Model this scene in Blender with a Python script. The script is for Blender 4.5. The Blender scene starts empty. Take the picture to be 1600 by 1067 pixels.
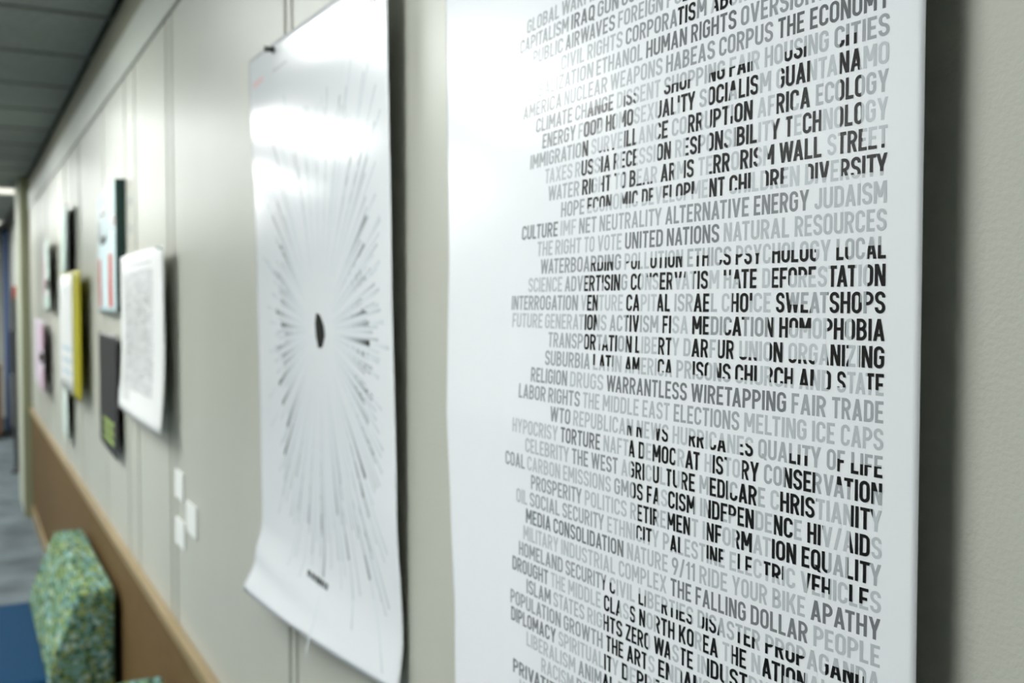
import bpy, bmesh, math, random
from mathutils import Matrix, Vector
random.seed(7)
H = 1.55            # camera height above the carpet
CEIL = 2.455
# ---------------------------------------------------------------- camera
cam_d = bpy.data.cameras.new('camera'); cam = bpy.data.objects.new('camera', cam_d)
bpy.context.scene.collection.objects.link(cam); bpy.context.scene.camera = cam
TH = math.atan(860/1600); PH = math.atan(59.5/1600)
fw = Vector((-math.cos(TH)*math.cos(PH), math.sin(TH)*math.cos(PH), -math.sin(PH)))
rt = Vector((math.sin(TH), math.cos(TH), 0)); up = rt.cross(fw)
cam.matrix_world = Matrix(((rt.x, up.x, -fw.x, 0), (rt.y, up.y, -fw.y, -.44), (rt.z, up.z, -fw.z, H), (0, 0, 0, 1)))
cam_d.sensor_width = 36; cam_d.lens = 36; cam_d.clip_start = .02; cam_d.clip_end = 60
cam_d.dof.use_dof = True; cam_d.dof.focus_distance = .56; cam_d.dof.aperture_fstop = 8.5; cam_d.dof.aperture_blades = 0
# ---------------------------------------------------------------- world, exposure, lamp strength
w = bpy.data.worlds.new('world'); bpy.context.scene.world = w; w.use_nodes = True
w.node_tree.nodes['Background'].inputs[0].default_value = (.8, .9, 1, 1)
w.node_tree.nodes['Background'].inputs[1].default_value = 0.0
vs = bpy.context.scene.view_settings
vs.view_transform = 'Standard'; vs.look = 'None'; vs.gamma = 1; vs.use_curve_mapping = False; vs.exposure = 0.60
LAMP = 23.5
LAMP_FAR = .75
C = bpy.context.scene.collection
# ---------------------------------------------------------------- materials
def mat(name, col, rough=.5, spec=.5, bump=None, noise=None, emit=None, coat=0, metal=0, bump2=None):
    m = bpy.data.materials.new(name); m.use_nodes = True
    nt = m.node_tree; b = nt.nodes['Principled BSDF']
    b.inputs['Base Color'].default_value = (*col, 1); b.inputs['Roughness'].default_value = rough
    b.inputs['Specular IOR Level'].default_value = spec; b.inputs['Metallic'].default_value = metal
    b.inputs['Coat Weight'].default_value = coat; b.inputs['Coat Roughness'].default_value = .12
    tc = nt.nodes.new('ShaderNodeTexCoord')
    if emit: b.inputs['Emission Color'].default_value = (*emit[:3], 1); b.inputs['Emission Strength'].default_value = emit[3]
    if bump:
        n = nt.nodes.new('ShaderNodeTexNoise'); n.inputs['Scale'].default_value = bump[0]; n.inputs['Detail'].default_value = 3
        bp = nt.nodes.new('ShaderNodeBump'); bp.inputs['Strength'].default_value = bump[1]; bp.inputs['Distance'].default_value = bump[2]
        nt.links.new(tc.outputs['Object'], n.inputs['Vector']); nt.links.new(n.outputs[0], bp.inputs['Height'])
        nt.links.new(bp.outputs[0], b.inputs['Normal'])
    if noise:
        n = nt.nodes.new('ShaderNodeTexNoise'); n.inputs['Scale'].default_value = noise[0]; n.inputs['Detail'].default_value = 5
        mp = nt.nodes.new('ShaderNodeMapping'); mp.inputs['Scale'].default_value = noise[2] if len(noise) > 2 else (1, 1, 1)
        r = nt.nodes.new('ShaderNodeValToRGB'); k = noise[1]
        r.color_ramp.elements[0].position = .3; r.color_ramp.elements[1].position = .7
        r.color_ramp.elements[0].color = (*[c*(1-k) for c in col], 1); r.color_ramp.elements[1].color = (*[min(1, c*(1+k)) for c in col], 1)
        nt.links.new(tc.outputs['Object'], mp.inputs[0]); nt.links.new(mp.outputs[0], n.inputs['Vector'])
        nt.links.new(n.outputs[0], r.inputs[0]); nt.links.new(r.outputs[0], b.inputs['Base Color'])
    return m
def attr_mat(name, rough, spec, coat=0):
    m = mat(name, (1, 1, 1), rough, spec, coat=coat); nt = m.node_tree
    a = nt.nodes.new('ShaderNodeAttribute'); a.attribute_name = 'ink'
    nt.links.new(a.outputs['Color'], nt.nodes['Principled BSDF'].inputs['Base Color']); return m
M_wall = mat('vinyl_wall_panel', (.50, .505, .445), .36, .28, bump=(330, .35, .0012), noise=(3, .03))
M_backing = mat('joint_shadow', (.05, .055, .045), .7)
M_olive_shade = mat('olive_shade_paint', (.22, .225, .14), .5, .3)
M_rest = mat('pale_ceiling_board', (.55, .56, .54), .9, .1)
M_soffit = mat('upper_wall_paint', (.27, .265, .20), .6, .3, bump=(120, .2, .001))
M_trimrail = mat('metal_reveal_rail', (.50, .52, .47), .4, .4)
M_wains = mat('brown_laminate', (.14, .088, .036), .6, .15, noise=(9, .10, (1, 1, 6)), bump=(200, .15, .0008))
M_rail = mat('tan_oak_rail', (.29, .21, .10), .4, .5, noise=(20, .12, (.2, 1, 3)))
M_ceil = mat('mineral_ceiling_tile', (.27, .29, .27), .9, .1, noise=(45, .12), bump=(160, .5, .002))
M_tee = mat('ceiling_tee', (.14, .15, .14), .6)
M_floor = mat('blue_grey_carpet', (.15, .18, .195), .95, .1, noise=(3.2, .35), bump=(400, .8, .004))
M_white = mat('plain_wall_paint', (.62, .64, .60), .6, .3, bump=(150, .15, .001))
M_left = mat('opposite_wall_paint', (.46, .46, .43), .7, .2)
M_col = mat('cream_pilaster_paint', (.60, .62, .50), .5, .3)
M_lamp = mat('lamp_diffuser', (.9, .9, .9), .4, emit=(.97, 1.0, .97, LAMP))
M_lampnear = mat('dim_lamp_diffuser', (.9, .9, .9), .4, emit=(.97, 1.0, .97, LAMP*.6))
M_lampfar = mat('far_lamp_diffuser', (.9, .9, .85), .4, emit=(1.0, .97, .84, LAMP_FAR))
M_frame = mat('white_lamp_frame', (.7, .7, .68), .4)
M_paper = mat('glossy_poster_paper', (.80, .82, .85), .18, .30, bump=(9, .10, .004))
M_paper2 = mat('satin_poster_paper', (.80, .82, .85), .25, .16, bump=(9, .10, .004))
M_ink2 = attr_mat('printed_grey_ink_satin', .25, .16)
M_ink = attr_mat('printed_grey_ink', .18, .30)
M_black = mat('printed_black_ink', (.003, .003, .003), .25, .3)
M_matte = mat('matte_paper', (.76, .77, .76), .55, .3)
M_pin = mat('black_plastic_pin', (.012, .012, .012), .3, .5)
M_clearpin = mat('clear_plastic_pin', (.75, .8, .78), .15, .6)

# ---------------------------------------------------------------- helpers
def new_obj(name, verts, faces, m, parent=None, smooth=False):
    me = bpy.data.meshes.new(name); me.from_pydata(verts, [], faces); me.update()
    if smooth:
        for p in me.polygons: p.use_smooth = True
    if m: me.materials.append(m)
    o = bpy.data.objects.new(name, me); C.objects.link(o)
    if parent: o.parent = parent
    return o
def box(name, lo, hi, m, parent=None, bev=0.0):
    bm = bmesh.new(); bmesh.ops.create_cube(bm, size=1)
    for v in bm.verts: v.co = Vector([lo[i]+(v.co[i]+.5)*(hi[i]-lo[i]) for i in range(3)])
    if bev: bmesh.ops.bevel(bm, geom=bm.edges[:]+bm.verts[:], offset=bev, segments=2, profile=.6, affect='EDGES')
    me = bpy.data.meshes.new(name); bm.to_mesh(me); bm.free(); me.materials.append(m)
    o = bpy.data.objects.new(name, me); C.objects.link(o)
    if parent: o.parent = parent
    return o
def struct(o): o['kind'] = 'structure'; return o
def tag(o, label, cat, group=None):
    o['label'] = label; o['category'] = cat
    if group: o['group'] = group
    return o
def thing(name, loc, label, cat, group=None):
    e = bpy.data.objects.new(name, None); e.empty_display_size = .05; e.location = loc; C.objects.link(e)
    return tag(e, label, cat, group)
def adopt(parent, *objs):          # children were built in world coordinates
    for o in objs:
        o.parent = parent
        o.data.transform(Matrix.Translation(-parent.location))
def P(s, d, z): return (-s, -d, z+H)     # s: metres along the wall from the viewer, d: off the wall, z: from eye level

# ================================================================ SETTING
floor = struct(box('floor', (-15.6, -5.4, -.1), (3.0, .6, 0), M_floor))
wall = struct(box('wall_right', (-8.15, .016, 0), (3.0, .12, CEIL+.1), M_backing))
joints = [-3.0, -1.9, -.62, .205, 1.507, 1.545, 2.49, 2.56, 3.07, 3.27, 3.80, 4.60, 4.66, 4.91, 5.26, 5.32, 5.9, 6.5, 7.1, 8.15]
for a, b in zip(joints[:-1], joints[1:]):
    g = .0035+.0022*abs(a)
    box('wall_panel', (-b+g, 0, .775), (-a-g, .0158, H+.672), M_wall, wall, bev=.0012)
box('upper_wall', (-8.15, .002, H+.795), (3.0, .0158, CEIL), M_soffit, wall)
for a, b in zip([-3, -.6, 1.8, 4.2, 6.6], [-.6, 1.8, 4.2, 6.6, 8.15]):
    box('reveal_rail', (-b+.001, -.006, H+.676), (-a-.001, .0158, H+.795), M_trimrail, wall, bev=.002)
for a, b in zip([-3, -.6, .62, 1.84, 3.06, 4.28, 5.5, 6.72], [-.6, .62, 1.84, 3.06, 4.28, 5.5, 6.72, 8.15]):
    box('wainscot_panel', (-b+.001, -.004, .09), (-a-.001, .0158, .77), M_wains, wall, bev=.001)
trim1 = struct(box('trim_1', (-8.15, -.022, H-.780), (3.0, .0, H-.752), M_rail, bev=.004))
base = struct(box('baseboard_right', (-8.15, -.016, 0), (3.0, .0, .09), M_rail, bev=.003))
trim2 = struct(box('trim_2', (-9.0, -.055, 0), (-8.16, .12, CEIL), M_col, bev=.004))
shade_face = struct(box('pilaster_shade', (-8.162, -.062, 0), (-8.151, .0, CEIL), M_olive_shade, bev=.002))  # thin olive plate paints the shade on the pilaster's camera-facing side
wall2 = struct(box('wall_far_right', (-15.5, .10, 0), (-9.0, .22, CEIL+.1), M_white))
wall3 = struct(box('wall_left', (-15.6, -5.5, 0), (3.0, -5.4, CEIL+.1), M_left))
wall4 = struct(box('wall_end', (-15.7, -5.4, 0), (-15.5, .22, CEIL+.1), M_white))
wall5 = struct(box('wall_back', (3.0, -5.5, 0), (3.1, .12, CEIL+.1), M_white))
ceil = struct(box('ceiling', (-15.6, -5.5, CEIL+.03), (3.1, .22, CEIL+.1), M_backing))
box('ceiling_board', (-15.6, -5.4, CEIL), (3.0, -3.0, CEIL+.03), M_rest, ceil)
lamps = []; LP = [(-.8, 1), (-3.2, 1), (-5.6, 1), (-8.0, 1), (-10.4, 1), (-12.8, 1)]
xs = [3.1-.6*k for k in range(32)]
def is_lamp(xc, j):
    for lx, q in LP:
        if abs(xc-lx) < .05 and j in (1, 2): return 'k'
    if j == 0 and (abs(xc+9.2) < .05 or abs(xc+12.8) < .05): return 'f'
    return None
tile_me = {}
for x in xs:
    xc = x-.3
    if xc < -15.6: continue
    for j, (ya, yb) in enumerate([(-.6, .0), (-1.2, -.6), (-1.8, -1.2), (-2.4, -1.8), (-3.0, -2.4)]):
        if is_lamp(xc, j): continue
        if 'q' not in tile_me:
            bm = bmesh.new(); bmesh.ops.create_cube(bm, size=1)
            for v in bm.verts: v.co = Vector((v.co.x*.574, v.co.y*.574, v.co.z*.015))
            bmesh.ops.bevel(bm, geom=[e for e in bm.edges if all(v.co.z < 0 for v in e.verts)], offset=.004, segments=1, affect='EDGES')
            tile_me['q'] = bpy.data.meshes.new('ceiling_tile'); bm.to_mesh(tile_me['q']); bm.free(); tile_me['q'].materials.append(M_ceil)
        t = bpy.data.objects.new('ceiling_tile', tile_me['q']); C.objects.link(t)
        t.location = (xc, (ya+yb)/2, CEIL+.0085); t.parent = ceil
for x in xs:
    if x > -15.6 and x < 3.05: box('ceiling_tee', (x-.0125, -3.0, CEIL-.004), (x+.0125, .0, CEIL+.004), M_tee, ceil)
for y in (-.6, -1.2, -1.8, -2.4): box('ceiling_runner', (-15.5, y-.0125, CEIL-.0035), (3.0, y+.0125, CEIL+.0035), M_tee, ceil)
# recessed luminaires
names = {-.8: 'nearest ceiling light above the black lettered poster, out of the picture', -3.2: 'second ceiling light along the corridor, mirrored at the top of the starburst poster',
         -5.6: 'third ceiling light along the corridor, mirrored as the white band on the starburst poster', -8.0: 'fourth ceiling light along the corridor, short of the cream pilaster',
         -10.4: 'fifth ceiling light, in the corridor beyond the cream pilaster',
         -12.8: 'added unseen ceiling light by the end wall, brightening the far end of the corridor'}  # the last one is an unseen lamp, added to brighten the far end
def ceiling_lamp(lx, y0, y1, label, m, group=None):
    e = thing('ceiling_light', (lx, (y0+y1)/2, CEIL), label, 'ceiling light', group)
    adopt(e, box('diffuser', (lx-.20, y0+.04, CEIL-.003), (lx+.20, y1-.04, CEIL+.006), m),
         box('frame', (lx-.287, y0+.013, CEIL-.006), (lx-.20, y1-.013, CEIL+.02), M_frame), box('frame', (lx+.20, y0+.013, CEIL-.006), (lx+.287, y1-.013, CEIL+.02), M_frame),
         box('frame', (lx-.20, y0+.013, CEIL-.006), (lx+.20, y0+.04, CEIL+.02), M_frame), box('frame', (lx-.20, y1-.04, CEIL-.006), (lx+.20, y1-.013, CEIL+.02), M_frame))
for lx, q in LP:
    ceiling_lamp(lx, -1.8, -.6, names[lx], M_lampnear if lx == -.8 else M_lamp, 'ceiling lights along the corridor')
for lx, nm in ((-.8, 'light level with the lettered poster, in the row far from the wall'), (-3.2, 'light level with the dotted chart, in the row far from the wall'), (-5.6, 'light level with the farthest papers, in the row far from the wall')):
    ceiling_lamp(lx, -4.6, -3.4, 'ceiling '+nm, M_lamp, 'ceiling lights in the far row')
ceiling_lamp(-9.2, -.56, .09, 'cream lit ceiling light just beyond the pilaster at top left', M_lampfar)
ceiling_lamp(-12.8, -.6, 0, 'dimmer cream ceiling light at the far end of the corridor', M_lampfar)

# ================================================================ SHEETS
def sheet(name, s0, s1, z0, z1, dfun, m, ns=60, nz=90, th=.0004, warp=None, smooth=True):
    """a curved paper: front and back skin joined round the rim; s0 is the right edge"""
    V = []; Fc = []
    for k in (0, 1):
        for j in range(nz+1):
            for i in range(ns+1):
                a = i/ns; b = j/nz; s = s0+(s1-s0)*a; z = z0+(z1-z0)*b
                if warp: s, z = warp(s, z, a, b)
                V.append(P(s, dfun(s, z)-k*th, z))
    n = (ns+1)*(nz+1); I = lambda i, j, k: k*n+j*(ns+1)+i
    for j in range(nz):
        for i in range(ns):
            Fc.append((I(i, j, 0), I(i, j+1, 0), I(i+1, j+1, 0), I(i+1, j, 0)))
            Fc.append((I(i, j, 1), I(i+1, j, 1), I(i+1, j+1, 1), I(i, j+1, 1)))
    for i in range(ns):
        Fc.append((I(i, 0, 0), I(i+1, 0, 0), I(i+1, 0, 1), I(i, 0, 1))); Fc.append((I(i, nz, 0), I(i, nz, 1), I(i+1, nz, 1), I(i+1, nz, 0)))
    for j in range(nz):
        Fc.append((I(0, j, 0), I(0, j, 1), I(0, j+1, 1), I(0, j+1, 0))); Fc.append((I(ns, j, 0), I(ns, j+1, 0), I(ns, j+1, 1), I(ns, j, 1)))
    return new_obj(name, V, Fc, m, smooth=smooth)
def decal(name, quads, dfun, off, m, cols=None):
    """flat print lying on a sheet: convex polygons in (s, z)"""
    V = []; Fc = []
    for q in quads:
        a = len(V); V += [P(s, dfun(s, z)+off, z) for s, z in q]
        ar = sum(q[i][0]*q[(i+1) % len(q)][1]-q[(i+1) % len(q)][0]*q[i][1] for i in range(len(q)))
        f = list(range(a, a+len(q)));  Fc.append(f[::-1] if ar > 0 else f)
    o = new_obj(name, V, Fc, m)
    if cols:
        at = o.data.color_attributes.new('ink', 'FLOAT_COLOR', 'POINT'); k = 0
        for q, c in zip(quads, cols):
            for i in range(len(q)):
                v = c[i] if isinstance(c, list) else c
                at.data[k].color = (*v, 1) if isinstance(v, tuple) else (v*.94, v, v*1.05, 1); k += 1
    return o
def clip(poly, axis, val, keep_less):
    out = []
    for i in range(len(poly)):
        p, q = poly[i], poly[(i+1) % len(poly)]
        a = (p[axis] <= val) if keep_less else (p[axis] >= val); b = (q[axis] <= val) if keep_less else (q[axis] >= val)
        if a: out.append(p)
        if a != b:
            t = (val-p[axis])/(q[axis]-p[axis]); out.append((p[0]+(q[0]-p[0])*t, p[1]+(q[1]-p[1])*t))
    return out
# ---- an engineered condensed sans drawn with strokes (cap height 1)
T = .152
def path(pts, rad=None, closed=False):
    """centre line with rounded corners -> stroke quads"""
    n = len(pts); L = []
    for i, p in enumerate(pts):
        r = (rad or 0) if len(p) < 3 else p[2]; p = (p[0], p[1])
        if (not closed and i in (0, n-1)) or r <= 0: L.append(p); continue
        a = pts[i-1]; b = pts[(i+1) % n]
        da = math.hypot(a[0]-p[0], a[1]-p[1]); db = math.hypot(b[0]-p[0], b[1]-p[1])
        ua = ((a[0]-p[0])/da, (a[1]-p[1])/da); ub = ((b[0]-p[0])/db, (b[1]-p[1])/db)
        ra = min(r, da*.5 if (closed or 0 < i-1) else da); rb = min(r, db*.5 if (closed or i+1 < n-1) else db); r2 = min(ra, rb)
        A = (p[0]+ua[0]*r2, p[1]+ua[1]*r2); B = (p[0]+ub[0]*r2, p[1]+ub[1]*r2)
        for k in range(7):
            t = k/6; kx = .60
            c1 = (A[0]-ua[0]*r2*kx*.92, A[1]-ua[1]*r2*kx*.92); c2 = (B[0]-ub[0]*r2*kx*.92, B[1]-ub[1]*r2*kx*.92)
            L.append(tuple((1-t)**3*A[c]+3*(1-t)**2*t*c1[c]+3*(1-t)*t*t*c2[c]+t**3*B[c] for c in (0, 1)))
    Q = [L[0]]
    for p in L[1:]:
        if math.hypot(p[0]-Q[-1][0], p[1]-Q[-1][1]) > 1e-4: Q.append(p)
    if closed and math.hypot(Q[0][0]-Q[-1][0], Q[0][1]-Q[-1][1]) < 1e-4: Q.pop()
    m = len(Q); lr = []
    for i in range(m):
        ds = []
        if closed or i > 0: a, b = Q[i-1], Q[i]; d = math.hypot(b[0]-a[0], b[1]-a[1]); ds.append(((b[0]-a[0])/d, (b[1]-a[1])/d))
        if closed or i < m-1: a, b = Q[i], Q[(i+1) % m]; d = math.hypot(b[0]-a[0], b[1]-a[1]); ds.append(((b[0]-a[0])/d, (b[1]-a[1])/d))
        tx = sum(d[0] for d in ds); ty = sum(d[1] for d in ds); l = math.hypot(tx, ty); tx /= l; ty /= l
        k = 1/max(.5, tx*ds[0][0]+ty*ds[0][1])
        nx, ny = -ty*T/2*k, tx*T/2*k; lr.append(((Q[i][0]+nx, Q[i][1]+ny), (Q[i][0]-nx, Q[i][1]-ny)))
    return [(lr[i][0], lr[(i+1) % m][0], lr[(i+1) % m][1], lr[i][1]) for i in range(m if closed else m-1)]
def rect(x0, y0, x1, y1): return [((x0, y0), (x1, y0), (x1, y1), (x0, y1))]
def diag(x0, y0, x1, y1, wd=None):
    wd = (wd or T*1.06)/2; return [((x0-wd, y0), (x0+wd, y0), (x1+wd, y1), (x1-wd, y1))]
h = T/2
def glyph(c):
    w_ = .50; l = h; r = w_-h; t = 1-h; b = h
    if c == 'I': return T, rect(0, 0, T, 1)
    if c == 'O': return w_, path([(l, b), (l, t), (r, t), (r, b)], .25, True)
    if c == 'Q': return w_, path([(l, b), (l, t), (r, t), (r, b)], .25, True)+diag(.27, .26, .46, -.06)
    if c == 'D': return w_, path([(l, b, 0), (l, t, 0), (r, t), (r, b)], .2, True)
    if c == 'C': return w_-.01, path([(r, .69), (r, t), (l, t), (l, b), (r, b), (r, .31)], .25)
    if c == 'G': return w_, path([(r, .70), (r, t), (l, t), (l, b), (r, b), (r, .5, 0), (.27, .5)], .25)
    if c == 'S': return w_-.01, path([(r, .72), (r, t), (l, t), (l, .535), (r, .465), (r, b), (l, b), (l, .28)], .21)
    if c == 'U': return w_, path([(l, 1), (l, b), (r, b), (r, 1)], .25)
    if c == 'J': return .40, path([(.40-h, 1), (.40-h, b), (h, b), (h, .28)], .2)
    if c == 'E': return .43, rect(0, 0, T, 1)+rect(T, 0, .43, T)+rect(T, 1-T, .43, 1)+rect(T, .43, .38, .43+T*.95)
    if c == 'F': return .42, rect(0, 0, T, 1)+rect(T, 1-T, .42, 1)+rect(T, .42, .37, .42+T*.95)
    if c == 'L': return .41, rect(0, 0, T, 1)+rect(T, 0, .41, T)
    if c == 'T': return .46, rect(.23-h, 0, .23+h, 1-T)+rect(0, 1-T, .46, 1)
    if c == 'H': return w_, rect(0, 0, T, 1)+rect(w_-T, 0, w_, 1)+rect(T, .43, w_-T, .43+T*.95)
    if c == 'P': return w_-.01, rect(0, 0, T, 1)+path([(T*.8, t), (r, t), (r, .45), (T*.8, .45)], .22)
    if c == 'R': return w_, rect(0, 0, T, 1)+path([(T*.8, t), (r, t), (r, .47), (T*.8, .47)], .22)+diag(w_-h*1.05, 0, .27, .44)
    if c == 'B': return w_, rect(0, 0, T, 1)+path([(T*.8, t), (r-.02, t), (r-.02, .52), (T*.8, .52)], .2)+path([(T*.8, .52), (r, .52), (r, b), (T*.8, b)], .2)
    if c == 'N': return .52, rect(0, 0, T, 1)+rect(.52-T, 0, .52, 1)+diag(.52-h-.02, 0, h+.02, 1)
    if c == 'M': return .64, rect(0, 0, T, 1)+rect(.64-T, 0, .64, 1)+diag(.32, .28, h+.02, 1)+diag(.32, .28, .64-h-.02, 1)
    if c == 'A': return .54, diag(h, 0, .27, 1)+diag(.54-h, 0, .27, 1)+rect(.15, .2, .39, .2+T*.85)
    if c == 'V': return .54, diag(.27, 0, h, 1)+diag(.27, 0, .54-h, 1)
    if c == 'W': return .80, diag(.22, 0, h, 1, T)+diag(.22, 0, .40, 1, T)+diag(.58, 0, .40, 1, T)+diag(.58, 0, .80-h, 1, T)
    if c == 'Y': return .54, rect(.27-h, 0, .27+h, .46)+diag(.27, .40, h, 1)+diag(.27, .40, .54-h, 1)
    if c == 'X': return .54, diag(h, 0, .54-h, 1)+diag(.54-h, 0, h, 1)
    if c == 'K': return .53, rect(0, 0, T, 1)+diag(.14, .38, .53-h, 1)+diag(.53-h, 0, .24, .58)
    if c == 'Z': return .46, rect(0, 0, .46, T)+rect(0, 1-T, .46, 1)+diag(h+.01, T*.8, .46-h-.01, 1-T*.8)
    if c == '/': return .42, diag(.08, -.04, .34, 1.04)
    if c == '1': return .30, rect(.30-T, 0, .30, 1)+diag(.05, .74, .22, .93)
    if c == '9': return w_, path([(l, t), (r, t), (r, .46), (l, .46)], .22, True)+diag(.2, 0, r, .6)
    return .3, []
GL = {}
def word_quads(txt, s_left, s_right, z, cap):
    """s runs right to left; fits the word between its two ends"""
    adv = []; x = 0
    for i, c in enumerate(txt):
        if c not in GL: GL[c] = glyph(c)
        gw = GL[c][0]
        if i:
            x += .085
            if txt[i-1]+c in ('AT', 'TA', 'AV', 'VA', 'LT', 'AY', 'LY', 'AW', 'WA', 'TY'): x -= .07
        adv.append(x); x += gw
    k = (s_left-s_right)/x; Q = []
    for c, a in zip(txt, adv):
        for q in GL[c][1]: Q.append([(s_left-(a+px)*k, z+py*cap) for px, py in q])
    return Q
ROWS = {
  1: 'GLOBAL 7419 2 WARMING 6833 2',
  2: 'CAPITALISM 7531 2.3 IRAQ 6673 3.2 GUN 6301 2.5 CONTROL 5989 2.5',
  3: 'PUBLIC 7282 2 AIRWAVES 6747 2.7 FOREIGN 6027 2 POLICY 5471 1.7',
  4: 'CIVIL 6803 1.7 RIGHTS 6420 1.7 CORPORATISM 5924 2.6 ABORTION 5031 1.4',
  5: 'GLOBALIZATION 7433 2 ETHANOL 6287 2 HUMAN 5679 3.3 RIGHTS 5212 3.5 OVERSIGHT 4761 2.5',
  6: 'AMERICA 7404 2.5 NUCLEAR 6729 2 WEAPONS 6095 1.7 HABEAS 5457 2.4 CORPUS 4945 2.5 THE 4458 3.8 ECONOMY 4223 3.6',
  7: 'CLIMATE 7164 2.6 CHANGE 6557 2.3 DISSENT 6006 1.3 SHOPPING 5471 1.7 FAIR 4849 1.2 HOUSING 4558 1.6 CITIES 4052 2.2',
  8: 'ENERGY 7043 2.7 FOOD 6500 1.6 HOMOSEXUALITY 6133 1.2 SOCIALISM 5115 1.6 GUANTANAMO 4465 1.2',
  9: 'IMMIGRATION 7232 2.1 SURVEILLANCE 6314 1.2 CORRUPTION 5378 1.5 AFRICA 4606 1.1 ECOLOGY 4172 1.8',
  10: 'TAXES 6974 1.3 RUSSIA 6523 1.2 RECESSION 6019 1.1 RESPONSIBILITY 5339 1.2 TECHNOLOGY 4389 1.1',
  11: 'WATER 6910 1.8 RIGHT 6414 1 TO 6002 1.2 BEAR 5820 1.2 ARMS 5477 1.1 TERRORISM 5110 1.1 WALL 4429 1.1 STREET 4086 1.1',
  12: 'HOPE 6702 2 ECONOMIC 6334 1 DEVELOPMENT 5675 1 CHILDREN 4825 1 DIVERSITY 4238 1.1',
  13: 'CULTURE 7313 2.8 IMF 6699 1 NET 6436 2.1 NEUTRALITY 6166 1.9 ALTERNATIVE 5417 2.5 ENERGY 4619 2.8 JUDAISM 4167 1.5',
  14: 'THE 7041 1.5 RIGHT 6763 1.5 TO 6356 1.5 VOTE 6181 1.5 UNITED 5848 3 NATIONS 5397 3 NATURAL 4865 1.5 RESOURCES 4304 1.5',
  15: 'WATERBOARDING 6976 2.3 POLLUTION 5847 1.3 ETHICS 5190 1.8 PSYCHOLOGY 4757 1.3 LOCAL 4014 1.8',
  16: 'SCIENCE 7159 1.3 ADVERTISING 6599 2 CONSERVATISM 5766 1.1 HATE 4855 1.3 DEFORESTATION 4541 1.2',
  17: 'INTERROGATION 7429 2.2 VENTURE 6368 1.2 CAPITAL 5809 1.1 ISRAEL 5302 1.7 CHOICE 4867 1.2 SWEATSHOPS 4430 2',
  18: 'FUTURE 7401 1.4 GENERATIONS 6867 1.4 ACTIVISM 5995 1.9 FISA 5417 1.2 MEDICATION 5125 2.4 HOMOPHOBIA 4402 1.2',
  19: 'TRANSPORTATION 6806 1.9 LIBERTY 5693 1.2 DARFUR 5203 1.5 UNION 4712 1.3 ORGANIZING 4332 1.2',
  20: 'SUBURBIA 6841 2.1 LATIN 6181 1.3 AMERICA 5800 1.3 PRISONS 5265 1.6 CHURCH 4739 1.2 AND 4251 1.2 STATE 3995 1.3',
  21: 'RELIGION 7046 2.4 DRUGS 6472 1.2 WARRANTLESS 6007 3 WIRETAPPING 5120 3.2 FAIR 4302 2.1 TRADE 4025 2.1',
  22: 'LABOR 7229 2.3 RIGHTS 6768 2.3 THE 6292 1.4 MIDDLE 6044 1.4 EAST 5595 1.5 ELECTIONS 5278 2.1 MELTING 4658 1.5 ICE 4155 1.5 CAPS 3964 1.5',
  23: 'WTO 6728 2.5 REPUBLICAN 6408 1.4 NEWS 5650 1.4 HURRICANES 5284 1.2 QUALITY 4543 1.9 OF 4053 2 LIFE 3896 2',
  24: 'HYPOCRISY 7307 1.3 TORTURE 6571 3.2 NAFTA 6019 1.4 DEMOCRAT 5622 1.3 HISTORY 4983 1.2 CONSERVATION 4495 2',
  25: 'CELEBRITY 7094 1.5 THE 6413 2.5 WEST 6165 2.5 AGRICULTURE 5810 1.2 MEDICARE 5026 1.7 CHRISTIANITY 4444 1.3',
  26: 'COAL 7426 2.4 CARBON 7063 1.2 EMISSIONS 6533 1.3 GMOS 5889 2.1 FASCISM 5532 1 INDEPENDENCE 5019 1.6 HIV/AIDS 4176 1.3',
  27: 'PROSPERITY 7003 2.3 POLITICS 6245 1.2 RETIREMENT 5708 1.5 INFORMATION 4995 1.3 EQUALITY 4214 1.9',
  28: 'OIL 7240 1.4 SOCIAL 7022 2 SECURITY 6541 2 ETHNICITY 5969 1.2 PALESTINE 5367 1.5 ELECTRIC 4762 1.2 VEHICLES 4221 1.4',
  29: 'MEDIA 7083 3 CONSOLIDATION 6667 3 NATURE 5742 1.4 9/11 5278 2 RIDE 5021 1.5 YOUR 4740 1.5 BIKE 4423 1.5 APATHY 4148 3.3',
  30: 'MILITARY 7124 1.2 INDUSTRIAL 6558 1.2 COMPLEX 5834 1.4 THE 5289 3.1 FALLING 5054 3.1 DOLLAR 4588 3.1 PEOPLE 4128 1.5',
  31: 'HOMELAND 7197 2.3 SECURITY 6496 2.3 CIVIL 5937 1.2 LIBERTIES 5614 1.3 DISASTER 5035 1.7 PROPAGANDA 4473 1.5',
  32: 'DROUGHT 7305 2.7 THE 6703 1.2 MIDDLE 6460 1.2 CLASS 6004 1.1 NORTH 5606 1.5 KOREA 5206 1.5 THE 4815 1.2 NATIONAL 4580 1.2',
  33: 'ISLAM 7072 2.5 STATES 6665 1.6 RIGHTS 6208 1.3 ZERO 5752 1 WASTE 5451 1.5 INDUSTRY 5033 1.3',
  34: 'POPULATION 7338 2.3 GROWTH 6521 2.3 THE 5980 1 ARTS 5737 1.2 ENDANGERED 5405 1.3',
  35: 'DIPLOMACY 7327 3 SPIRITUALITY 6592 1.3 DEPRESSION 5793 1.1',
  36: 'LIBERALISM 7072 1.3 ANIMAL 6322 2.2 RIGHTS 5836 1.6',
  37: 'RACISM 6843 1.3 REGULATION 6346 2',
  38: 'PRIVATIZATION 7294 3',
  39: 'UNION 7186 1.3',
}
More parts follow.
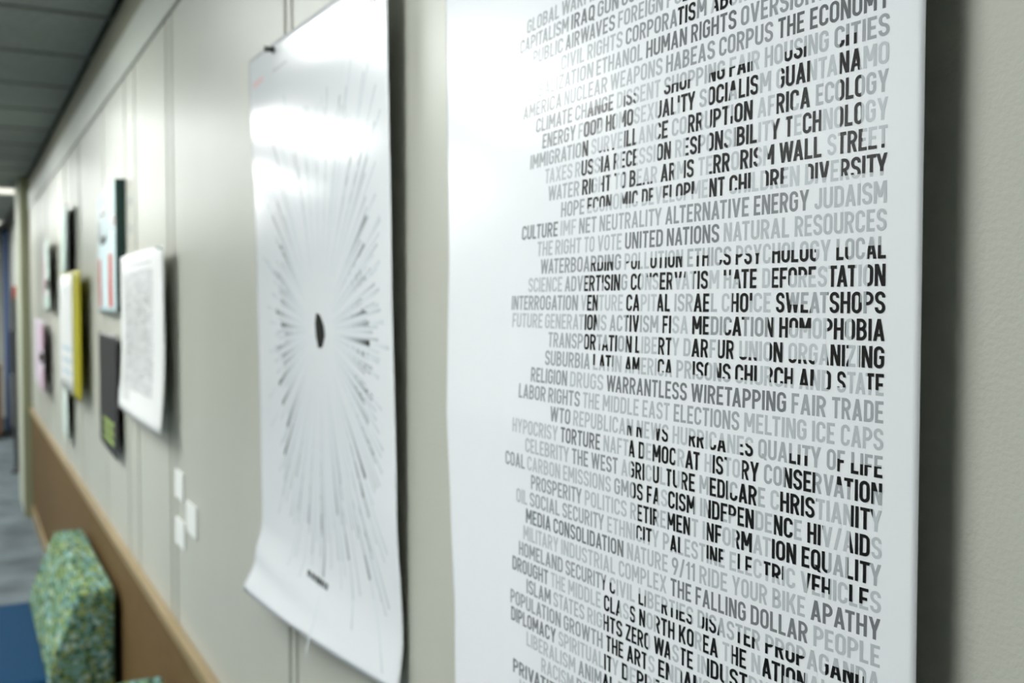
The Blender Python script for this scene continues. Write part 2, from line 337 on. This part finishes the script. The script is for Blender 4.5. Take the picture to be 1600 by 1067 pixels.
CUTS = {
  3: '5320,5090,-0.1,1.1',
  4: '5346,5181,-0.1,1.1 4996,4842,-0.1,1.1',
  7: '6387,6062,-0.1,0.55 5921,5779,-0.1,0.65 5471,5207,-0.1,0.5 5026,4889,-0.1,0.5 4849,4656,-0.1,0.5 4401,4246,-0.1,0.5 4014,3906,-0.1,0.5',
  8: '6429,6257,-0.1,1.1 6257,6190,0.35,1.1 6133,6021,-0.1,1.1 5928,5793,-0.1,1.1 5524,5359,-0.1,1.1 5333,5307,0.6,1.1 5294,5158,-0.1,1.1 5021,4839,-0.1,1.1 4839,4790,0.5,1.1 4763,4610,-0.1,1.1 4426,4216,-0.1,1.1 4011,3883,-0.1,1.1',
  9: '6427,6357,-0.1,1.1 6205,6004,-0.1,0.12 5897,5763,-0.1,1.1 5517,5417,-0.1,1.1 5213,5092,-0.1,1.1 5009,4856,-0.1,1.1 4834,4812,-0.1,0.4 4796,4647,-0.1,1.1 4456,4332,-0.1,1.1 4332,4294,0.5,1.1 4280,4208,-0.1,1.1 4007,3872,-0.1,1.1',
  10: '6442,6287,-0.1,1.1 6195,6066,-0.1,1.1 6027,5988,-0.1,1.1 5911,5755,-0.1,1.1 5517,5384,-0.1,1.1 5232,5092,-0.1,1.1 5010,4885,-0.1,1.1 4885,4846,-0.1,0.3 4786,4607,-0.1,1.1 4476,4428,-0.1,1.1 4380,4337,-0.1,1.1 4259,4133,-0.1,1.1 4004,3869,-0.1,1.1',
  11: '6414,6268,-0.1,1.1 6161,6057,-0.1,1.1 6010,5979,0.75,1.1 5902,5872,-0.1,1.1 5820,5747,-0.1,1.1 5747,5564,-0.1,0.13 5477,5346,-0.1,1.1 5245,5153,-0.1,1.1 5005,4830,-0.1,0.15 4981,4830,-0.1,1.1 4743,4597,-0.1,1.1 4517,4468,-0.1,1.1 4429,4121,-0.1,1.1 4001,3858,-0.1,1.1 3858,3718,-0.1,0.17',
  12: '6334,6032,0.3,1.1 5894,5725,0.25,1.1 5675,5557,0.25,1.1 5450,5141,0.3,1.1 4999,4869,-0.1,1.1 4825,4644,0.2,1.1 4533,4391,0.2,1.1 4215,4075,0.25,1.1 3990,3700,0.2,1.1',
  15: '6254,5982,-0.1,0.55 5825,5674,-0.1,0.5 5570,5239,-0.1,0.62 5118,4995,-0.1,0.6 4893,4800,-0.1,0.6 4762,4565,-0.1,0.55 4466,4152,-0.1,0.6 4014,3935,-0.1,0.6 3815,3692,-0.1,0.6',
  16: '6327,6146,-0.1,1.1 6146,6090,0.5,1.1 6090,5891,-0.1,1.1 5766,5659,-0.1,1.1 5590,5476,0.75,1.1 5456,5333,-0.1,1.1 5321,5203,0.65,1.1 5124,4995,-0.1,1.1 4861,4795,0.7,1.1 4779,4726,0.5,1.1 4726,4586,-0.1,1.1 4463,4334,-0.1,1.1 4334,4149,0.6,1.1 4049,3892,-0.1,1.1 3812,3689,-0.1,1.1',
  17: '6292,6153,-0.1,1.1 5809,5666,-0.1,1.1 5469,5346,-0.1,1.1 5124,4979,-0.1,1.1 4780,4643,-0.1,1.1 4643,4613,0.6,1.1 4430,4326,-0.1,1.1 4326,4180,-0.1,0.4 4063,3857,-0.1,1.1 3857,3841,-0.1,0.5 3818,3687,-0.1,1.1',
  18: '6307,6151,-0.1,1.1 5801,5666,-0.1,1.1 5410,5321,-0.1,1.1 5125,4979,-0.1,1.1 4829,4786,-0.1,0.6 4786,4675,-0.1,1.1 4489,4450,-0.1,1.1 4402,4327,-0.1,1.1 4327,4173,0.5,1.1 4064,3943,-0.1,1.1 3906,3684,-0.1,1.1',
  19: '6297,6142,-0.1,1.1 6110,6001,-0.1,0.4 6001,5888,-0.1,1.1 5793,5651,-0.1,1.1 5449,5321,-0.1,1.1 5125,4980,-0.1,1.1 4885,4760,-0.1,1.1 4718,4569,-0.1,0.17 4470,4375,-0.1,1.1 4328,4147,-0.1,0.2 4061,3924,-0.1,1.1 3855,3682,-0.1,1.1',
  20: '6181,6141,0.3,1.1 6093,5940,0.3,1.1 5792,5644,0.25,1.1 5449,5315,0.25,1.1 5114,4969,0.25,1.1 4891,4777,0.2,1.1 4739,4565,0.2,1.1 4466,4297,0.2,1.1 4251,4149,0.2,1.1 4062,4033,0.1,1.1 3991,3933,0.25,1.1 3802,3687,0.25,1.1',
  23: '5748,5705,-0.1,0.6 5650,5595,-0.1,0.6 5443,5328,-0.1,0.7 5127,4988,-0.1,0.6 4931,4800,-0.1,0.6 4684,4578,-0.1,0.65 4309,4165,-0.1,0.5 3982,3937,-0.1,0.6 3896,3687,-0.1,0.5',
  24: '5719,5568,-0.1,1.1 5475,5253,-0.1,1.1 5157,5028,-0.1,1.1 4915,4822,-0.1,1.1 4822,4790,0.8,1.1 4665,4534,-0.1,1.1 4338,4127,-0.1,1.1 3983,3873,0.6,1.1 3873,3756,-0.1,1.1 3756,3695,0.6,1.1',
  25: '5696,5559,-0.1,1.1 5467,5402,-0.1,1.1 5332,5233,-0.1,1.1 5185,5061,-0.1,1.1 4936,4783,-0.1,1.1 4762,4699,-0.1,0.4 4688,4542,-0.1,1.1 4373,4116,-0.1,1.1 3891,3758,-0.1,1.1',
  26: '5674,5579,-0.1,1.1 5532,5420,-0.1,1.1 5325,5071,-0.1,1.1 4946,4819,-0.1,1.1 4819,4708,0.45,1.1 4697,4560,-0.1,1.1 4414,4279,-0.1,1.1 4176,4071,-0.1,1.1 3897,3767,-0.1,1.1',
  27: '5625,5432,-0.1,1.1 5317,5111,-0.1,1.1 4955,4818,-0.1,1.1 4706,4578,-0.1,1.1 4441,4254,-0.1,1.1 4214,4040,-0.1,1.1 3907,3769,-0.1,1.1',
  28: '5638,5477,0.2,1.1 5297,5193,0.1,1.1 4965,4816,0.25,1.1 4694,4673,0.2,1.1 4632,4582,0.25,1.1 4487,4344,0.3,1.1 4172,4021,0.25,1.1 3905,3873,0.2,1.1 3841,3778,0.25,1.1',
  31: '6013,5974,-0.1,0.65 5937,5877,-0.1,0.65 5614,5540,-0.1,0.65 5376,5088,-0.1,0.55 4995,4844,-0.1,0.7 4689,4552,-0.1,0.6 4473,4171,-0.1,0.55 4045,3799,-0.1,0.6',
  32: '6004,5825,-0.1,1.1 5703,5654,-0.1,1.1 5606,5545,-0.1,1.1 5426,5249,-0.1,1.1 5206,5069,-0.1,1.1 4982,4848,-0.1,1.1 4735,4610,-0.1,1.1 4490,4337,-0.1,1.1 4337,4182,0.45,1.1',
  33: '6003,5788,-0.1,1.1 5752,5511,-0.1,1.1 5451,5291,-0.1,1.1 5181,5062,-0.1,1.1 4947,4798,-0.1,1.1 4755,4599,-0.1,1.1',
  34: '5972,5780,-0.1,1.1 5737,5530,-0.1,1.1 5405,5296,-0.1,1.1 5185,5043,-0.1,1.1 4928,4818,-0.1,1.1',
  35: '6002,5918,-0.1,1.1 5793,5736,-0.1,1.1 5645,5522,-0.1,1.1 5429,5320,-0.1,1.1',
  36: '6009,5910,-0.1,1.1',
}
RAYS = [(1.545, 0.244, 0.4), (1.514, 0.186, 0.3), (1.530, 0.152, 0.45), (1.560, 0.134, 0.45), (1.517, 0.086, 0.85), (1.594, 0.061, 0.2), (1.552, 0.049, 0.5), (1.526, 0.025, 0.5), (1.513, 0.004, 0.6), (1.546, -0.011, 0.95), (1.517, -0.031, 0.9), (1.496, -0.045, 0.5), (1.559, -0.071, 0.6), (1.522, -0.081, 0.6), (1.137, 0.102, 0.6), (1.144, 0.069, 0.6), (1.157, 0.038, 0.5), (1.123, 0.038, 0.5), (1.155, 0.003, 0.5), (1.138, -0.007, 0.9), (1.132, -0.024, 0.6), (1.133, -0.047, 1), (1.139, -0.063, 0.8), (1.505, -0.092, 0.7), (1.542, -0.123, 0.8), (1.525, -0.152, 0.7), (1.501, -0.184, 0.8), (1.520, -0.228, 0.9), (1.537, -0.293, 0.5), (1.455, -0.252, 0.4), (1.446, -0.300, 0.4), (1.402, -0.311, 0.5), (1.340, -0.314, 0.7), (1.330, -0.370, 0.5), (1.267, -0.275, 0.5), (1.244, -0.251, 0.5), (1.231, -0.325, 0.5), (1.158, -0.333, 0.6), (1.147, -0.306, 0.6), (1.150, -0.256, 0.95), (1.160, -0.210, 0.8), (1.130, -0.177, 0.6), (1.130, -0.111, 0.95), (1.155, -0.118, 0.7), (1.133, -0.080, 0.7), (1.145, -0.142, 0.4), (1.223, 0.256, 0.6), (1.202, 0.241, 0.3), (1.169, 0.216, 0.3), (1.414, 0.190, 0.5), (1.371, 0.196, 0.3), (1.283, 0.193, 0.3), (1.183, 0.180, 0.5), (1.148, 0.180, 0.4), (1.128, 0.173, 0.3), (1.432, 0.212, 0.3), (1.323, 0.190, 0.3), (1.243, 0.192, 0.4)]
FULL = set(range(6, 32))
GREY = [(0, .80), (1, .56), (1.5, .50), (2, .40), (2.5, .31), (3, .215), (3.5, .165), (4, .12)]
def grey(v):
    for (a, x), (b, y) in zip(GREY[:-1], GREY[1:]):
        if v <= b: return x+(y-x)*(v-a)/(b-a)
    return .1
# ---------------------------------------------------------------- lettered poster
def d_big(s, z):
    t = (s-.35)/.597
    d = .0225*(t-.62)*(t-1)/.62+.034*t*(t-1)/(.62*-.38)+.021*t*(t-.62)/.38+.062*(.12-max(-.1, z))*min(1, max(0, t)*1.5)
    return d+(.030*max(0, (-z-.36)/.16)**2 if z < -.36 else 0)*max(0, t-.3)
def lerp(x, pts):
    if x <= pts[0][0]: return pts[0][1]
    for (a, y0), (b, y1) in zip(pts[:-1], pts[1:]):
        if x <= b:
            t = (x-a)/(b-a); t = t*t*(3-2*t); return y0+(y1-y0)*t
    return pts[-1][1]
EDGE = [(-0.52, 0.8497), (-0.283, 0.8537), (0.045, 0.8895), (0.302, 0.939), (0.42, 0.9543)]
def linear(x, p):
    for (a, u), (b, v) in zip(p[:-1], p[1:]):
        if x <= b: break
    return u+(v-u)*(x-a)/(b-a)
def warp_big(s, z, a, b):
    return s+a*(linear(z, EDGE)-.947), z
poster = thing('poster', P(.65, 0, -.05), 'large white glossy poster filled with rows of grey and black capital words, nearest the camera', 'poster', 'posters on the right wall')
PITCH = .0141; CAP = .0114
gq, gc, bq = [], [], []
for n, line in ROWS.items():
    w_ = line.split(); z = -.0052-(n-17)*PITCH
    items = [(w_[i], int(w_[i+1])/1e4, float(w_[i+2])) for i in range(0, len(w_), 3)]
    cuts = [tuple(float(v) for v in c.split(',')) for c in CUTS.get(n, '').split()]
    for i, (word, s0, g) in enumerate(items):
        nat = sum(glyph(c)[0]+.085 for c in word)-.085
        if i+1 < len(items): s1 = items[i+1][1]+.0040
        elif n in FULL: s1 = .3705
        else: s1 = s0-nat*CAP*(1.1+(s0-.40)*1.15)
        for q in word_quads(word, s0, s1, z, CAP):
            gq.append(q); gc.append(grey(g))
            for a, b, f0, f1 in cuts:
                p = clip(q, 0, a/1e4, True)
                if len(p) > 2: p = clip(p, 0, b/1e4, False)
                if len(p) > 2: p = clip(p, 1, z+f0*CAP, False)
                if len(p) > 2: p = clip(p, 1, z+f1*CAP, True)
                if len(p) > 2: bq.append(p)
sh = sheet('paper', .35, .947, -.505, .41, d_big, M_paper2, 120, 100, warp=warp_big)
gt = decal('grey_lettering', gq, d_big, .00012, M_ink2, gc); gt['label'] = 'grey printed capital words'
bt = decal('black_lettering', bq, d_big, .00026, M_black); bt['label'] = 'black printed letter pieces'
adopt(poster, sh, gt, bt)

# ---------------------------------------------------------------- starburst poster
def d_burst(s, z):
    t = (s-1.063)/.617
    dr = lerp(z, [(-.46, .016), (-.38, .008), (-.23, .015), (.05, .0197), (.33, .0222), (.4, .024)])
    dl = lerp(z, [(-.475, .040), (-.42, .020), (-.36, .0075), (-.24, .0087), (.08, .013), (.39, .021)])
    mid = lerp(z, [(-.47, .020), (-.3, .006), (.0, .009), (.3, .006), (.39, .0)])
    return dr+(dl-dr)*t+mid*4*t*(1-t)*.6+.0010*math.sin(t*7+z*5)*max(0, min(1, (z+.1)/.3))
burst = thing('poster', P(1.37, 0, -.04), 'white glossy poster with a black starburst of thin rays around a small dark centre', 'poster', 'posters on the right wall')
def warp_burst(s, z, a, b): return s, z+(.03*(1-a))*(1-b)-.03*(1-a)*b*.6
sh = sheet('paper', 1.063, 1.68, -.470, .393, d_burst, M_paper, 70, 110, warp=warp_burst)
cx, cz = 1.318, -.036
rays = []; rc = []
def ray(s, z, wd, dk, start=.28, lead=.0):
    dx, dz = s-cx, z-cz; L = math.hypot(dx, dz); ux, uz = dx/L, dz/L; nx, nz_ = -uz, ux
    N = 7; pr = None
    for k in range(N+1):
        t = start+(1-start)*k/N; ww = wd*(.3+.7*t)*.5
        a = (cx+dx*t+nx*ww, cz+dz*t+nz_*ww); b = (cx+dx*t-nx*ww, cz+dz*t-nz_*ww)
        u = (t-start)/(1-start); g = .80*(1-dk*(u**1.9))
        if pr: rays.append([pr[0], a, b, pr[1]]); rc.append([pr[2], g, g, pr[2]])
        pr = (a, b, g)
for s, z, dk in RAYS:
    ray(s, z, .0075, min(1, dk*1.0), .33)
    dx, dz = s-cx, z-cz; k = 1.12+.25*random.random()
    ray(cx+dx*k, cz+dz*k, .005, .10+.12*random.random(), .8)
random.seed(3)
for k in range(150):
    a = 2*math.pi*k/150+random.uniform(-.02, .02)
    ca, sa = math.cos(a), math.sin(a)
    R = min(.225/max(abs(ca), .01), .34/max(abs(sa), .01))*random.uniform(.72, 1.0)
    ray(cx+R*ca, cz+R*sa, .0042, random.uniform(.08, .34), .5)
seed_ = [[(cx+a*1.15, cz+b) for a, b in ((-.002, .021), (-.016, .006), (-.019, -.006), (-.008, -.022), (.008, -.024), (.016, -.008), (.018, .010), (.012, .023))]]
rt_ = decal('printed_rays', rays, d_burst, .00012, M_ink, rc)
st_ = decal('printed_centre', seed_, d_burst, .0003, M_black); st_['label'] = 'black leaf-shaped centre mark'
def tiny(s0, z0, n, wd, hh, gap, slope=0, rnd=0):
    q = []
    for i in range(n):
        w2 = wd*(1+random.uniform(-rnd, rnd)); a = s0-i*(wd+gap); zz = z0+slope*i
        q.append([(a, zz), (a-w2, zz), (a-w2, zz+hh), (a, zz+hh)])
    return q
cap1 = decal('printed_caption', tiny(1.395, -.383, 9, .0065, .009, .0035, 0, .3), d_burst, .0003, M_black)
M_red = mat('printed_red_ink', (.62, .36, .38), .4)
M_inkgrey = mat('printed_mid_grey', (.30, .31, .31), .3)
cap2 = decal('printed_heading', tiny(1.655, .343, 6, .008, .009, .003, 0, .2), d_burst, .0003, M_red); cap2['label'] = 'small red printed heading'
cap3 = decal('printed_subheading', tiny(1.53, .345, 5, .012, .004, .003), d_burst, .0003, M_inkgrey)
cap5 = decal('printed_subheading', tiny(1.22, .345, 4, .012, .004, .003), d_burst, .0003, M_inkgrey)
cap4 = decal('printed_mark', tiny(1.118, .338, 3, .009, .018, .003), d_burst, .0003, M_black)
adopt(burst, sh, rt_, st_, cap1, cap2, cap3, cap4, cap5)

# ---------------------------------------------------------------- pins
def pin(s, d, z, m, label, group='push pins holding the papers'):
    prof = [(0, .0), (.0055, .0), (.006, .0015), (.0035, .003), (.003, .009), (.0048, .012), (.0048, .0135), (0, .014)]
    V = []; Fc = []; N = 14
    for r_, hgt in prof:
        for k in range(N): a = 2*math.pi*k/N; V.append(P(s+r_*math.cos(a), d+hgt, z+r_*math.sin(a)))
    for i in range(len(prof)-1):
        for k in range(N): Fc.append((i*N+k, i*N+(k+1) % N, (i+1)*N+(k+1) % N, (i+1)*N+k))
    e = thing('push_pin', P(s, d, z), label, 'pin', group)
    hd = new_obj('head', V, Fc, m, smooth=True)
    nd = box('needle', P(s+.0005, d+.001, z-.0005), P(s-.0005, -.004, z+.0005), mat('steel', (.6, .6, .6), .3, metal=1))
    adopt(e, hd, nd)
pin(1.528, d_burst(1.528, .375), .378, M_pin, 'small black push pin at the top edge of the starburst poster')

# ---------------------------------------------------------------- small papers along the wall
def const(d0, d1, s0, s1, bow=0.0, curl=None):
    def f(s, z):
        t = (s-s0)/(s1-s0); d = d0+(d1-d0)*t+bow*4*t*(1-t)
        if curl: d += curl[1]*max(0, (curl[0]-z)/curl[2])**2
        return d
    return f
def paper(name, label, cat, s0, s1, z0, z1, fn, m, th=.0006, group='papers pinned along the corridor wall', smooth=True):
    e = thing(name, P((s0+s1)/2, 0, (z0+z1)/2), label, cat, group)
    adopt(e, sheet('paper', s0, s1, z0, z1, fn, m, 24, 24, th, smooth=smooth)); return e
def col(name, c, r=.5): return mat(name, c, r, .3)
def q4(s0, s1, z0, z1): return [(s0, z0), (s1, z0), (s1, z1), (s0, z1)]
# dotted chart
f = const(.030, .020, 2.45, 3.24, .006, (-.1, .012, .2))
e = paper('chart', 'white paper chart crowded with small grey dots, its lower edge curling, casting a dark shadow', 'chart', 2.45, 3.24, -.305, .135, f, M_matte)
random.seed(5); qs = []; cs = []
for i in range(34):
    for j in range(40):
        s = 2.60+i*.0165; z = -.232+j*.0080
        if random.random() < .12: continue
        kx = math.exp(-((s-2.72)/.035)**2)+math.exp(-((s-2.86)/.035)**2)+math.exp(-((s-3.0)/.035)**2)+.6*math.exp(-((s-3.1)/.03)**2)
        core = -.15 < z < .03
        g = .38-.40*kx*(1 if core else .12)+random.uniform(-.08, .08) if z < .05 else .45
        ww = random.uniform(.005, .011); hh = random.uniform(.0035, .0065)
        qs.append(q4(s, s+ww, z, z+hh)); cs.append(max(.01, g))
for i in range(14): qs.append(q4(2.62+i*.03, 2.64+i*.03, .10, .104)); cs.append(.5)
for j in range(5):
    for i in range(6): qs.append(q4(2.98+i*.03, 3.0+i*.03, -.27+j*.008, -.267+j*.008)); cs.append(.4)
adopt(e, decal('printed_dots', qs, f, .0005, M_ink, cs))
pin(2.475, .030, .128, M_clearpin, 'clear push pin at the upper right corner of the dotted chart')
# pale blue sheet with two red bars
f = const(.030, .010, 3.26, 3.90, .004)
e = paper('poster', 'pale blue poster with black lettering and two red bars, above the charcoal one', 'poster', 3.26, 3.90, -.028, .372, f, col('pale_blue_paper', (.55, .68, .70)), group='posters on the right wall')
g = [q4(3.60, 3.88, -.018, .20), ]
adopt(e, decal('white_field', [q4(3.44, 3.80, -.015, .17)], f, .0004, M_matte),
      decal('red_bar', [q4(3.74, 3.85, -.012, .15)], f, .0010, col('red_print', (.50, .06, .04))), decal('red_bar', [q4(3.36, 3.46, -.012, .155)], f, .0010, col('red_print', (.50, .06, .04))),
      decal('dark_lettering', [q4(3.50, 3.54, .20, .31), q4(3.70, 3.75, .20, .30), q4(3.50, 3.75, .285, .315), q4(3.54, 3.72, .195, .22), q4(3.79, 3.84, .215, .28), q4(3.27, 3.40, .23, .27)], f, .0010, M_black))
box_ = box('edge_shadow', (-3.268, -.031, H-.028), (-3.258, -.001, H+.372), col('dark_green_shadow', (.02, .05, .045)), bev=.001)  # dark strip stands in for the shadow beside the poster's right edge
adopt(e, box_)
# charcoal sheet
f = const(.022, .008, 3.34, 3.93, .004)
e = paper('poster', 'charcoal poster with a yellow-green word near its foot, half behind the dotted chart', 'poster', 3.34, 3.93, -.485, -.098, f, col('charcoal_paper', (.028, .028, .030), .45), group='posters on the right wall')
M_yg = col('yellow_green_print', (.42, .55, .16)); gq2 = []
random.seed(11)
for r_ in range(3):
    for i in range(6):
        a = 3.44+i*.055; gq2.append(q4(a, a+.036, -.455+r_*.028, -.437+r_*.028))
adopt(e, decal('yellow_green_lettering', gq2, f, .0006, M_yg))
# white sheet on yellow board
f = const(.035, .020, 4.22, 5.05, .0)
e = paper('notice_board', 'thin notice board with a broad yellow right border and a white sheet', 'notice board', 4.22, 5.05, -.375, .128, const(.047, .046, 4.22, 5.05), col('yellow_card', (.40, .36, .012), .5), th=.008)
f = const(.0325, .0305, 4.22, 5.05)
adopt(e, sheet('white_sheet', 4.46, 5.04, -.37, .12, const(.049, .048, 4.22, 5.05), M_matte, 8, 8, .001),
      *[decal('pale_print', [q4(4.5, 4.95, -.30+j*.05, -.28+j*.05)], const(.049, .048, 4.22, 5.05), .0006, col('pale_blue_print', (.5, .6, .66))) for j in range(3)])
# tall mint sheet; the dark part is mostly shadow put into the colour
e = paper('poster', 'pale mint poster, its green black right side mostly painted shadow, above and behind the yellow board', 'poster', 4.76, 5.34, -.04, .43, const(.034, .012, 4.76, 5.34), col('green_black_shade', (.02, .042, .038)), group='posters on the right wall')
adopt(e, decal('mint_field', [[(5.06, .14), (5.335, .10), (5.335, .425), (5.00, .428), (4.84, .425)], ], const(.034, .012, 4.76, 5.34), .0008, col('mint_print', (.52, .66, .60))))
# low mint sheet
e = paper('poster', 'narrow white sheet with a mint edge, low on the wall behind the yellow board', 'poster', 4.92, 5.44, -.62, -.095, const(.034, .010, 4.92, 5.44), col('mint_white_paper', (.66, .76, .72)), group='posters on the right wall')
# two far sheets
f = const(.050, .010, 5.60, 6.66, .0)
e = paper('poster', 'pink and mint sheet with a black spot, upper of the two farthest papers', 'poster', 5.70, 6.66, -.03, .335, f, col('pink_white_paper', (.72, .70, .70)), group='posters on the right wall')
adopt(e, decal('mint_field', [q4(5.72, 6.0, .06, .33), q4(5.72, 6.3, -.028, .04)], f, .0008, col('mint_print', (.55, .74, .64))),
      decal('pink_field', [q4(6.35, 6.6, .05, .25)], f, .0008, col('pink_print', (.75, .50, .54))),
      decal('black_spot', [q4(5.72, 6.2, .075, .125)], f, .0016, M_black))
f = const(.055, .010, 6.0, 7.55, .0)
e = paper('poster', 'lilac sheet with a black spot, lower of the two farthest papers', 'poster', 6.12, 7.50, -.50, -.10, f, col('lilac_paper', (.72, .62, .72)), group='posters on the right wall')
adopt(e, decal('black_spot', [q4(6.14, 6.75, -.335, -.28)], f, .0016, M_black), decal('magenta_print', [q4(6.13, 6.35, -.25, -.12), q4(6.13, 6.3, -.48, -.36)], f, .0012, col('magenta_print', (.70, .38, .50))))
# three little stickers
for i, (a, b, c, d, lab) in enumerate([(2.389, 2.487, -.452, -.388, 'small white paper tag, topmost of the three below the dotted chart'), (2.245, 2.352, -.508, -.440, 'small white paper tag, right one of the three below the dotted chart'),
                                  (2.382, 2.487, -.562, -.500, 'small white paper tag, lowest of the three below the dotted chart')]):
    e = sheet('paper_tag', a, b, c, d, const(.0045, .0045, a, b), col('white_tag', (.80, .82, .80)), 4, 4, .0035, smooth=False)
    tag(e, lab, 'tag', 'white paper tags')
for z, lab in ((.285, 'painted glare spot on the wall joint, upper of two'), (.205, 'painted glare spot on the wall joint, lower of two')):
    e = sheet('glare_spot', 3.12, 3.20, z, z+.025, const(.0012, .0012, 3, 4), col('pale_glare', (.8, .83, .8), .15), 3, 3, .001, smooth=False)  # pale glossy patches stand in for glare on the wall joint
    tag(e, lab, 'glare_spot', 'painted glare spots')

# ================================================================ CHAIRS
def fabric():
    m = mat('green_woven_fabric', (.2, .3, .2), .85, .15, bump=(90, .6, .004)); nt = m.node_tree; b = nt.nodes['Principled BSDF']
    tc = nt.nodes.new('ShaderNodeTexCoord'); mp = nt.nodes.new('ShaderNodeMapping'); mp.inputs['Scale'].default_value = (26, 95, 100)
    br = nt.nodes.new('ShaderNodeTexVoronoi'); br.inputs['Scale'].default_value = 1.0
    r = nt.nodes.new('ShaderNodeValToRGB'); r.color_ramp.interpolation = 'CONSTANT'; els = r.color_ramp.elements
    cols = [(0, (.03, .07, .05)), (.2, (.12, .20, .07)), (.42, (.13, .26, .21)), (.62, (.25, .31, .12)), (.80, (.17, .32, .31)), (.93, (.36, .48, .42))]
    els[0].position = 0; els[0].color = (*cols[0][1], 1); els[1].position = cols[1][0]; els[1].color = (*cols[1][1], 1)
    for p, c in cols[2:]: q = els.new(p); q.color = (*c, 1)
    sp = nt.nodes.new('ShaderNodeSeparateColor')
    nt.links.new(tc.outputs['Object'], mp.inputs[0]); nt.links.new(mp.outputs[0], br.inputs['Vector']); nt.links.new(br.outputs['Color'], sp.inputs[0])
    nt.links.new(sp.outputs[0], r.inputs[0]); nt.links.new(r.outputs[0], b.inputs['Base Color']); return m
M_fab = fabric()
M_seat = mat('blue_seat_fabric', (.008, .045, .105), .9, .15, bump=(500, .7, .003), noise=(60, .12))
M_leg = mat('dark_chair_leg', (.03, .02, .015), .4)
def extrude_profile(name, prof, x0, x1, m, bev):
    bm = bmesh.new(); a = [bm.verts.new((x0, y, z)) for y, z in prof]; b = [bm.verts.new((x1, y, z)) for y, z in prof]
    n = len(prof); bm.faces.new(a); bm.faces.new(b[::-1])
    for i in range(n): bm.faces.new((a[(i+1) % n], a[i], b[i], b[(i+1) % n]))
    bmesh.ops.recalc_face_normals(bm, faces=bm.faces[:])
    bmesh.ops.bevel(bm, geom=bm.edges[:], offset=bev, segments=3, profile=.6, affect='EDGES')
    me = bpy.data.meshes.new(name); bm.to_mesh(me); bm.free(); me.materials.append(m)
    for p in me.polygons: p.use_smooth = True
    o = bpy.data.objects.new(name, me); C.objects.link(o); return o
def chair(sn, sf, label):
    e = thing('lounge_chair', (-(sn+sf)/2, -.4, 0), label, 'chair', 'lounge chairs against the wall')
    prof = [(-.032, .28), (-.026, .645), (-.128, .645), (-.150, .60), (-.215, .43), (-.245, .28)]
    bk = extrude_profile('backrest', prof, -sf, -sn, M_fab, .010)
    st = box('seat', (-sf+.01, -.78, .25), (-sn-.01, -.20, .385), M_seat, bev=.03)
    fr = box('frame', (-sf+.04, -.74, .17), (-sn-.04, -.06, .25), M_leg, bev=.006)
    L = [box('leg', (x-.022, y-.022, 0), (x+.022, y+.022, .17), M_leg, bev=.003) for x in (-sf+.09, -sn-.09) for y in (-.69, -.11)]
    adopt(e, bk, st, fr, *L)
chair(3.43, 4.42, 'lounge chair with a patterned green woven back and blue seat, farther one by the wall')
chair(1.60, 2.575, 'lounge chair with green woven back, nearer one, just its top showing at the picture foot')

# ================================================================ FAR END OF THE CORRIDOR
M_blue = mat('blue_door_frame', (.05, .10, .26), .5)
M_dark = mat('dark_metal', (.05, .05, .055), .45)
M_redp = mat('red_enamel', (.45, .03, .03), .4)
M_brown = mat('brown_wood', (.18, .07, .03), .5, noise=(8, .3, (1, 1, 8)))
e = thing('door_frame', (-14.0, .05, 0), 'tall dark blue door post at the far end of the corridor', 'door frame')
adopt(e, box('post', (-14.06, .022, .0), (-14.0, .078, CEIL-.01), M_blue, bev=.004), box('stop', (-14.0, .035, .0), (-13.985, .065, CEIL-.02), M_blue, bev=.003))
e = thing('floor_stand', (-10.4, -.02, 0), 'slim dark floor stand topped by a red box, beyond the pilaster', 'stand')
adopt(e, box('pole', (-10.42, -.035, .03), (-10.38, .01, 1.68), M_dark, bev=.004), box('base', (-10.5, -.06, 0), (-10.3, .05, .03), M_dark, bev=.006),
      box('panel', (-10.46, -.062, .9), (-10.42, .02, 1.3), M_dark, bev=.004), box('red_box', (-10.38, -.025, 1.60), (-10.26, .06, 1.71), M_redp, bev=.006))
e = thing('cabinet', (-13.2, -.12, 0), 'low reddish brown wooden cabinet at the far left end of the corridor', 'cabinet')
adopt(e, box('body', (-13.6, -.42, .06), (-13.0, -.055, .80), M_brown, bev=.006), box('top', (-13.62, -.44, .80), (-12.98, -.045, .83), M_brown, bev=.005),
      box('plinth', (-13.55, -.40, 0), (-13.05, -.07, .06), M_dark), box('door', (-13.0, -.40, .10), (-12.985, -.08, .77), M_brown, bev=.003),)
d1 = struct(box('door_1', (-15.5, -1.6, 0), (-15.46, -.7, 2.1), M_brown, bev=.005))
box('door_handle', (-15.46, -1.52, 1.0), (-15.42, -1.42, 1.02), M_dark, d1)
